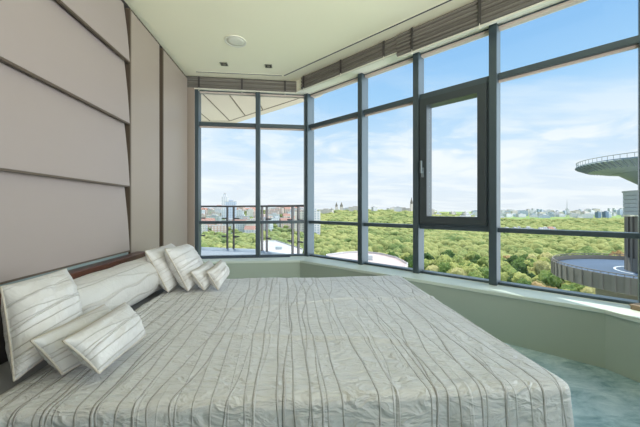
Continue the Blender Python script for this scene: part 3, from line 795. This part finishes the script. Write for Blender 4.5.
for i in range(14):               # houses at the edge of the forest, right
    px = 497+i*4.4+rnd.uniform(-1.5, 1.5); Z = rnd.uniform(470, 540); cx = (px-320)/F*Z
    g = i % 3 == 0
    put('town_house', px, Z, gz(cx, Z)+2, rnd.choice((9, 12)), 9, rnd.choice((8, 10, 11)), 'f_pink' if g else 'f_white', 'roof_red' if g else 'roof_grey', 'gable' if g else 'flat',
        '%s house in the row at the far forest edge' % ('pink gabled' if g else 'white flat roofed'), '%s forest edge houses' % ('pink' if g else 'white'))
sites = []
Z = 92.0
while Z < 1100:
    sp = 4.6 + Z*.0085
    x = -1.02*Z
    while x < 1.12*Z:
        cx, cz = x+rnd.uniform(-.42, .42)*sp, Z+rnd.uniform(-.42, .42)*sp
        px = 320+F*cx/cz
        x += sp
        q = W(cx, cz)
        if (q-TAX).length < 24: continue
        if px < 196 or px > 646: continue
        if cz < 165 and px < 415: continue
        if 250 < px < 312 and cz < 190: continue
        if px > 480 and cz > 620 and rnd.random() < .45: continue
        y = HOR + F*(CAMZ-(gz(cx, cz)+9))/cz
        lim = 252+(px-310)*.155 if px > 310 else 256
        if y > lim+6: continue
        # clearings
        if px < 313 and cz > 420 and rnd.random() < .8: continue
        if any((q.x-bx)**2+(q.y-by)**2 < (br+sp*.55)**2 for bx, by, br in FOOT): continue
        sites.append((cx, cz, sp*rnd.uniform(.52, .78)))
    Z += sp*.85
sites.sort(key=lambda s: s[1])
lab = {'leaf_green': 'green leafy tree in the forest seen below the windows', 'leaf_yellow': 'yellow green tree standing out in the forest below', 'leaf_rust': 'rusty orange tree standing out in the forest below'}
for i, (cx, cz, r) in enumerate(sites[:290]):
    h = rnd.random(); k = 'leaf_green' if h < .86 else ('leaf_yellow' if h < .95 else 'leaf_rust')
    o = bpy.data.objects.new('broad_tree', rnd.choice(vers[k])); COL.objects.link(o)
    q = W(cx, cz); s = r*1.0; hs = s*rnd.uniform(1.0, 1.45)
    o.location = (q.x, q.y, gz(cx, cz)+rnd.uniform(0, 1.2)+4.0); o.scale = (s, s, hs); o.rotation_euler = (0, 0, rnd.uniform(0, 6.28))
    tag(o, lab[k], 'tree', {'leaf_green': 'green forest trees', 'leaf_yellow': 'yellowish forest trees', 'leaf_rust': 'rusty forest trees'}[k])
fm = MB(); protos = [crown(50+s, 2, False) for s in range(5)]
for (cx, cz, r) in sites[290:]:
    pr = rnd.choice(protos); q = W(cx, cz); z0 = gz(cx, cz)+3; a = rnd.uniform(0, 6.28); ca, sa = math.cos(a), math.sin(a); hs = r*rnd.uniform(.9, 1.4)*max(.42, min(1, 260/cz))
    fm.add([(q.x+r*(x*ca-y*sa), q.y+r*(x*sa+y*ca), z0+z*hs) for x, y, z in pr.v], pr.f)
if fm.v: tag(fm.build('forest', M['leaf_far'], smooth=True, fix=False), 'dense mixed forest spreading to the horizon', 'forest', None, 'stuff')
print('TREES', len(sites))

def spire(px, Z, zb, zt, w, lab, name='church_tower'):
    q = W((px-320)/F*Z, Z); o = empty(name, (q.x, q.y, zb), label=lab, cat='tower')
    m = MB(); m.box((q.x-w, q.y-w, zb), (q.x+w, q.y+w, zb+(zt-zb)*.62)); m.build('shaft', M['f_cream'], o)
    m = MB(); h1 = zb+(zt-zb)*.62; m.lathe([(w*.9, h1), (w*1.1, h1+(zt-zb)*.08), (w*.7, h1+(zt-zb)*.18), (.12*w, zt)], 16, v2(q)); m.build('cupola', M['conc_dark'], o, smooth=True)
spire(336.5, 1000, -15, 24, 4, 'left slender church tower on the wooded ridge'); spire(341.5, 1000, -15, 24, 4.6, 'right slender church tower on the wooded ridge')
spire(411.5, 900, -15, 36, 3.6, 'tall thin tower on the ridge left of the sash')
q = W((567-320)/F*1800, 1800); o = empty('broadcast_mast', (q.x, q.y, -46), label='thin mast rising above the distant city', cat='mast')
m = MB(); m.tube((q.x, q.y, -46), (q.x, q.y, 46), 2.6, 6, 0, .9); m.build('mast', M['steel'], o)
m = MB(); m.tube((q.x, q.y, 46), (q.x, q.y, 62), .8, 6, 0, .3); m.build('antenna', M['steel'], o)

# white roofed buildings just below
def low_building(name, pts, zt, zb, lab, roofm):
    c = sum((W(*p) for p in pts), Vector((0, 0)))/len(pts)
    o = empty(name, (c.x, c.y, zb), label=lab, cat='building')
    inner = [v2(c+(W(*p)-c)*.95) for p in pts]; outer = Wl(pts)
    m = MB(); m.prism(inner, zb, zt-.6); m.build('body', M['f_white'], o)
    m = MB(); m.prism(outer, zt-.6, zt); m.build('roof', M[roofm], o)
    m = MB(); n = len(pts); ii = [v2(c+(W(*p)-c)*.985) for p in pts]
    P = [(*q, z) for z in (zt, zt+.7) for q in outer] + [(*q, z) for z in (zt, zt+.7) for q in ii]
    fs = []
    for k in range(n):
        k2 = (k+1) % n
        fs += [(k, k2, n+k2, n+k), (2*n+k2, 2*n+k, 3*n+k, 3*n+k2), (n+k, n+k2, 3*n+k2, 3*n+k)]
    m.add(P, fs); m.build('parapet', M['roof_white'], o)
    m = MB(); m.box((c.x-1.6, c.y-1.2, zt), (c.x+1.6, c.y+1.2, zt+1.5)); m.build('roof_unit', M['conc'], o)
def rp(px, y, z): Z = (CAMZ-z)*F/(y-HOR); return ((px-320)/F*Z, Z)
low_building('curved_building', [rp(326, 256, -16), rp(343, 253.5, -16), rp(362, 252.5, -16), rp(380, 254.5, -16), rp(396, 258.5, -16), rp(408, 265, -16), rp(402, 275, -16), rp(330, 272, -16)], -16, -47, 'pinkish white curved roof building below the middle windows', 'roof_pink')
low_building('flat_roof_building', [rp(259, 242, -20), rp(276, 241, -20), rp(303, 250, -20), rp(300, 262, -20), rp(262, 262, -20)], -20, -47, 'white flat roofed building below the terrace railing', 'roof_white')

# ------------------------------------------------------------------ disc tower
Zt = 62.0; C = TAX; k = Zt/F
tw = empty('disc_tower', (C.x, C.y, -46), label='round concrete tower with overhanging disc top and wide terrace ring', cat='tower')
zt = CAMZ - 64*k                                  # terrace level
m = MB(); m.lathe([(10, -46), (10, zt-3.4), (17.2, zt-2.2), (17.8, zt-2.0), (17.8, zt), (.01, zt)], 72, v2(C)); m.build('terrace_base', M['conc_dark'], tw, smooth=False)
m = MB(); m.lathe([(17.6, zt), (17.6, zt+.06), (.01, zt+.061)], 72, v2(C), cap=False); m.build('terrace_deck', M['tower_deck'], tw)
m = MB(); m.ring(v2(C), 17.5, 17.85, zt-.2, zt+1.0, 96)
for i in range(60):
    a = 2*math.pi*i/60; f_ = (Vector((C.x, C.y)), Vector((math.cos(a), math.sin(a))), Vector((-math.sin(a), math.cos(a)))); m.box((17.7, -.28, zt-2.0), (18.05, .28, zt+1.05), 0, f_)

m.build('terrace_parapet', M['conc_dark'], tw)
m = MB(); m.ring(v2(C), 17.6, 17.8, zt+1.35, zt+1.5, 96)
for i in range(96):
    a = 2*math.pi*i/96; m.tube((C.x+17.7*math.cos(a), C.y+17.7*math.sin(a), zt+1.0), (C.x+17.7*math.cos(a), C.y+17.7*math.sin(a), zt+1.4), .06, 6)
m.build('terrace_railing', M['conc_dark'], tw)
m = MB()
m.ring(v2(C), 6.7, 7.05, zt+.055, zt+.085, 72); m.build('white_marking', M['white_line'], tw)
m = MB(); m.lathe([(5.2, zt), (5.2, zt+14*k)], 48, v2(C)); m.lathe([(4.9, zt+14*k), (4.9, CAMZ-8*k)], 48, v2(C))
for i in range(24):
    a = 2*math.pi*i/24; m.box((C.x+5.1*math.cos(a)-.18, C.y+5.1*math.sin(a)-.18, zt), (C.x+5.1*math.cos(a)+.18, C.y+5.1*math.sin(a)+.18, CAMZ-8*k))
m.build('shaft', M['conc_dark'], tw)
m = MB()
for i in range(6): z0 = CAMZ+(-6+i*4)*k; m.lathe([(5.55, z0), (5.55, z0+3.5*k), (5.35, z0+3.6*k), (5.35, z0+4*k)], 48, v2(C))
m.lathe([(5.75, CAMZ+17.4*k), (5.75, CAMZ+18.6*k)], 48, v2(C)); m.build('drum', M['conc'], tw)
zd = CAMZ + 46*k
m = MB(); m.lathe([(2.2, CAMZ+18*k), (2.4, CAMZ+22*k), (6.6, zd-9.5*k), (7.2, zd-9.3*k)], 56, v2(C)); m.build('stem', M['dish'], tw, smooth=True)
m = MB(); m.lathe([(6.0, zd-9.6*k), (8.8, zd-8.6*k), (11.2, zd-6.0*k), (12.9, zd-1.8*k), (13.4, zd), (13.2, zd+.3), (.01, zd+.31)], 80, v2(C)); m.build('dish', M['dish'], tw, smooth=False)
m = MB()
for i in range(72):
    a = 2*math.pi*i/72; ca, sa = math.cos(a), math.sin(a); w = .10
    f_ = (Vector((C.x, C.y)), Vector((ca, sa)), Vector((-sa, ca)))
    pr = [(11.3, zd-5.8*k), (13.0, zd-1.9*k), (13.5, zd+.1), (13.6, zd-.25), (13.2, zd-2.6*k), (11.4, zd-6.5*k)]
    P = []
    for w_ in (-w, w):
        for r_, z_ in pr: q = f_[0]+f_[1]*r_+f_[2]*w_; P.append((q.x, q.y, z_))
    n = 6; m.add(P, [tuple(range(n)), tuple(range(n, 2*n))[::-1]]+[(j, (j+1)%n, n+(j+1)%n, n+j) for j in range(n)])
m.build('ribs', M['dishrib'], tw)
m = MB(); m.ring(v2(C), 13.2, 13.4, zd+1.0, zd+1.12, 96)
for i in range(80):
    a = 2*math.pi*i/80; m.tube((C.x+13.3*math.cos(a), C.y+13.3*math.sin(a), zd+.2), (C.x+13.3*math.cos(a), C.y+13.3*math.sin(a), zd+1.05), .05, 5)
m.build('rim_railing', M['conc'], tw)

FILL_SPOTS = [(-.5, 1.7, 170), (.4, 2.3, 200), (1.3, 1.3, 100)]  # aim and power of the added spots that brighten the room
# ------------------------------------------------------------------ sky, sun
w = bpy.data.worlds.new('sky'); sc.world = w; w.use_nodes = True
t = w.node_tree; t.nodes.clear()
class WT(NT):
    def __init__(s, tree): s.t = tree
T = WT(t)
out = T.n('ShaderNodeOutputWorld'); bg = T.n('ShaderNodeBackground'); T.l(bg.outputs[0], out.inputs[0])
tc = T.n('ShaderNodeTexCoord'); sp = T.n('ShaderNodeSeparateXYZ'); T.l(tc.outputs['Generated'], sp.inputs[0])
el = sp.outputs[2]
sky = T.ramp(T.math('ADD', el, 0.0, True), [(0.0, lin((236, 240, 246))), (.10, lin((228, 238, 250))), (.20, lin((204, 228, 250))), (.34, lin((166, 209, 247))), (.55, lin((126, 182, 238))), (.9, lin((96, 150, 220)))])
# clouds as a flat layer: direction divided by height
zc = T.math('MAXIMUM', T.math('ADD', el, .10), .02)
cb = T.n('ShaderNodeCombineXYZ'); T.l(T.math('DIVIDE', sp.outputs[0], zc), cb.inputs[0]); T.l(T.math('DIVIDE', sp.outputs[1], zc), cb.inputs[1])
mp = T.n('ShaderNodeMapping'); mp.inputs['Rotation'].default_value = (0, 0, -.08); mp.inputs['Scale'].default_value = (.55, .9, 1); mp.inputs['Location'].default_value = (1.7, .35, 0)
T.l(cb.outputs[0], mp.inputs['Vector'])
n1 = T.noise(mp.outputs[0], 1.15, 6, .58, .3)
mr = T.n('ShaderNodeMapRange'); mr.inputs['From Min'].default_value = .47; mr.inputs['From Max'].default_value = .59; T.l(n1, mr.inputs['Value'])
lowm = T.n('ShaderNodeMapRange'); lowm.interpolation_type = 'SMOOTHSTEP'; lowm.inputs['From Min'].default_value = .50; lowm.inputs['From Max'].default_value = .12; T.l(el, lowm.inputs['Value'])
cl = T.math('MULTIPLY', mr.outputs[0], lowm.outputs[0])
# lower bank of heaped clouds, laid out by bearing and height
az = T.math('ARCTAN2', sp.outputs[0], sp.outputs[1])
cb2 = T.n('ShaderNodeCombineXYZ'); T.l(T.math('MULTIPLY', az, 3.2), cb2.inputs[0]); T.l(T.math('MULTIPLY', el, 9.0), cb2.inputs[1]); cb2.inputs[2].default_value = 4.7
n3 = T.noise(cb2.outputs[0], 1.25, 7, .6, .4)
mr2 = T.n('ShaderNodeMapRange'); mr2.inputs['From Min'].default_value = .47; mr2.inputs['From Max'].default_value = .60; T.l(n3, mr2.inputs['Value'])
bd = T.n('ShaderNodeMapRange'); bd.interpolation_type = 'SMOOTHSTEP'; bd.inputs['From Min'].default_value = .34; bd.inputs['From Max'].default_value = .16; T.l(el, bd.inputs['Value'])
cl = T.math('MAXIMUM', T.math('MULTIPLY', cl, .8), T.math('MULTIPLY', mr2.outputs[0], bd.outputs[0]))
c = T.mix(T.math('MULTIPLY', cl, .92), sky, lin((250, 251, 253)))
# general brightening towards the sun side (left)
dv = W(-1, .35).normalized()
dt = T.math('ADD', T.math('MULTIPLY', sp.outputs[0], dv.x), T.math('MULTIPLY', sp.outputs[1], dv.y))
lm = T.n('ShaderNodeMapRange'); lm.interpolation_type = 'SMOOTHSTEP'; lm.inputs['From Min'].default_value = .05; lm.inputs['From Max'].default_value = .95; lm.inputs['To Max'].default_value = .22; T.l(dt, lm.inputs['Value'])
c = T.mix(lm.outputs[0], c, lin((246, 250, 254)))
dv2 = W(.85, -.5).normalized()
dt2 = T.math('ADD', T.math('MULTIPLY', sp.outputs[0], dv2.x), T.math('MULTIPLY', sp.outputs[1], dv2.y))
b2 = T.n('ShaderNodeMapRange'); b2.interpolation_type = 'SMOOTHSTEP'; b2.inputs['From Min'].default_value = .36; b2.inputs['From Max'].default_value = 1.0; b2.inputs['To Min'].default_value = 1.0; b2.inputs['To Max'].default_value = 6.0
T.l(dt2, b2.inputs['Value']); T.l(b2.outputs[0], bg.inputs[1])
wf = T.n('ShaderNodeMapRange'); wf.inputs['From Min'].default_value = 1.0; wf.inputs['From Max'].default_value = 2.6; wf.inputs['To Max'].default_value = .8
T.l(b2.outputs[0], wf.inputs['Value'])
c = T.mix(wf.outputs[0], c, lin((236, 240, 244)))
T.l(c, bg.inputs[0])
sd = bpy.data.lights.new('sun', 'SUN'); sd.energy = 5.0; sd.angle = R(.6); sd.color = (1, .95, .86)
so = bpy.data.objects.new('sun', sd); COL.objects.link(so)
hd = (n2*.46 - d2*.888).normalized(); ev = R(65)
so.rotation_euler = Vector((hd.x*math.cos(ev), hd.y*math.cos(ev), math.sin(ev))).to_track_quat('Z', 'Y').to_euler()

# added fill lamp: three upward spots, unseen behind the viewer, to brighten the room
LX, LY = 1.35, -1.55
fl = empty('added_fill_lamp', (LX, LY, 0), label='added black fill lamp of three upward spots unseen behind the viewer', cat='lamp')
m = MB(); m.lathe([(.16, 0), (.16, .02), (.02, .035)], 32, (LX, LY)); m.build('base', M['black'], fl)
m = MB(); m.tube((LX, LY, .03), (LX, LY, 1.5), .014, 12); m.build('pole', M['black'], fl)
for i, (tx, ty, pw) in enumerate(FILL_SPOTS):
    hx = LX-.25+.25*i; hp = Vector((hx, LY+.05, 1.55)); dv_ = (Vector((tx, ty, CEIL))-hp).normalized()
    m = MB(); m.tube((LX, LY, 1.49), hp-dv_*.06, .009, 8); m.build('arm', M['black'], fl)
    m = MB(); m.tube(hp-dv_*.07, hp+dv_*.0, .035, 20, 0, .06); m.build('spot_head', M['black'], fl)
    ld = bpy.data.lights.new('fill_spot', 'SPOT'); ld.energy = pw; ld.spot_size = R(98); ld.spot_blend = 1; ld.shadow_soft_size = .05; ld.color = (1, .975, .92)
    lo = bpy.data.objects.new('fill_spot', ld); COL.objects.link(lo); lo.location = hp+dv_*.03; lo.rotation_euler = (-dv_).to_track_quat('Z', 'Y').to_euler()

# ------------------------------------------------------------------ camera + view
cd = bpy.data.cameras.new('camera'); cd.sensor_width = 36; cd.lens = F*36/640; cd.shift_y = -4.5/640; cd.clip_end = 8000; cd.clip_start = .02
co = bpy.data.objects.new('camera', cd); COL.objects.link(co); co.location = (0, 0, CAMZ); co.rotation_euler = (R(90), 0, -YAW)
sc.camera = co
vs = sc.view_settings; vs.view_transform = 'Standard'; vs.look = 'None'; vs.gamma = 1; vs.exposure = 0.11
try: vs.use_curve_mapping = False
except Exception: pass
cy = sc.cycles
cy.max_bounces = 12; cy.diffuse_bounces = 8; cy.glossy_bounces = 4; cy.transparent_max_bounces = 24; cy.use_denoising = True
cy.caustics_reflective = False; cy.caustics_refractive = False
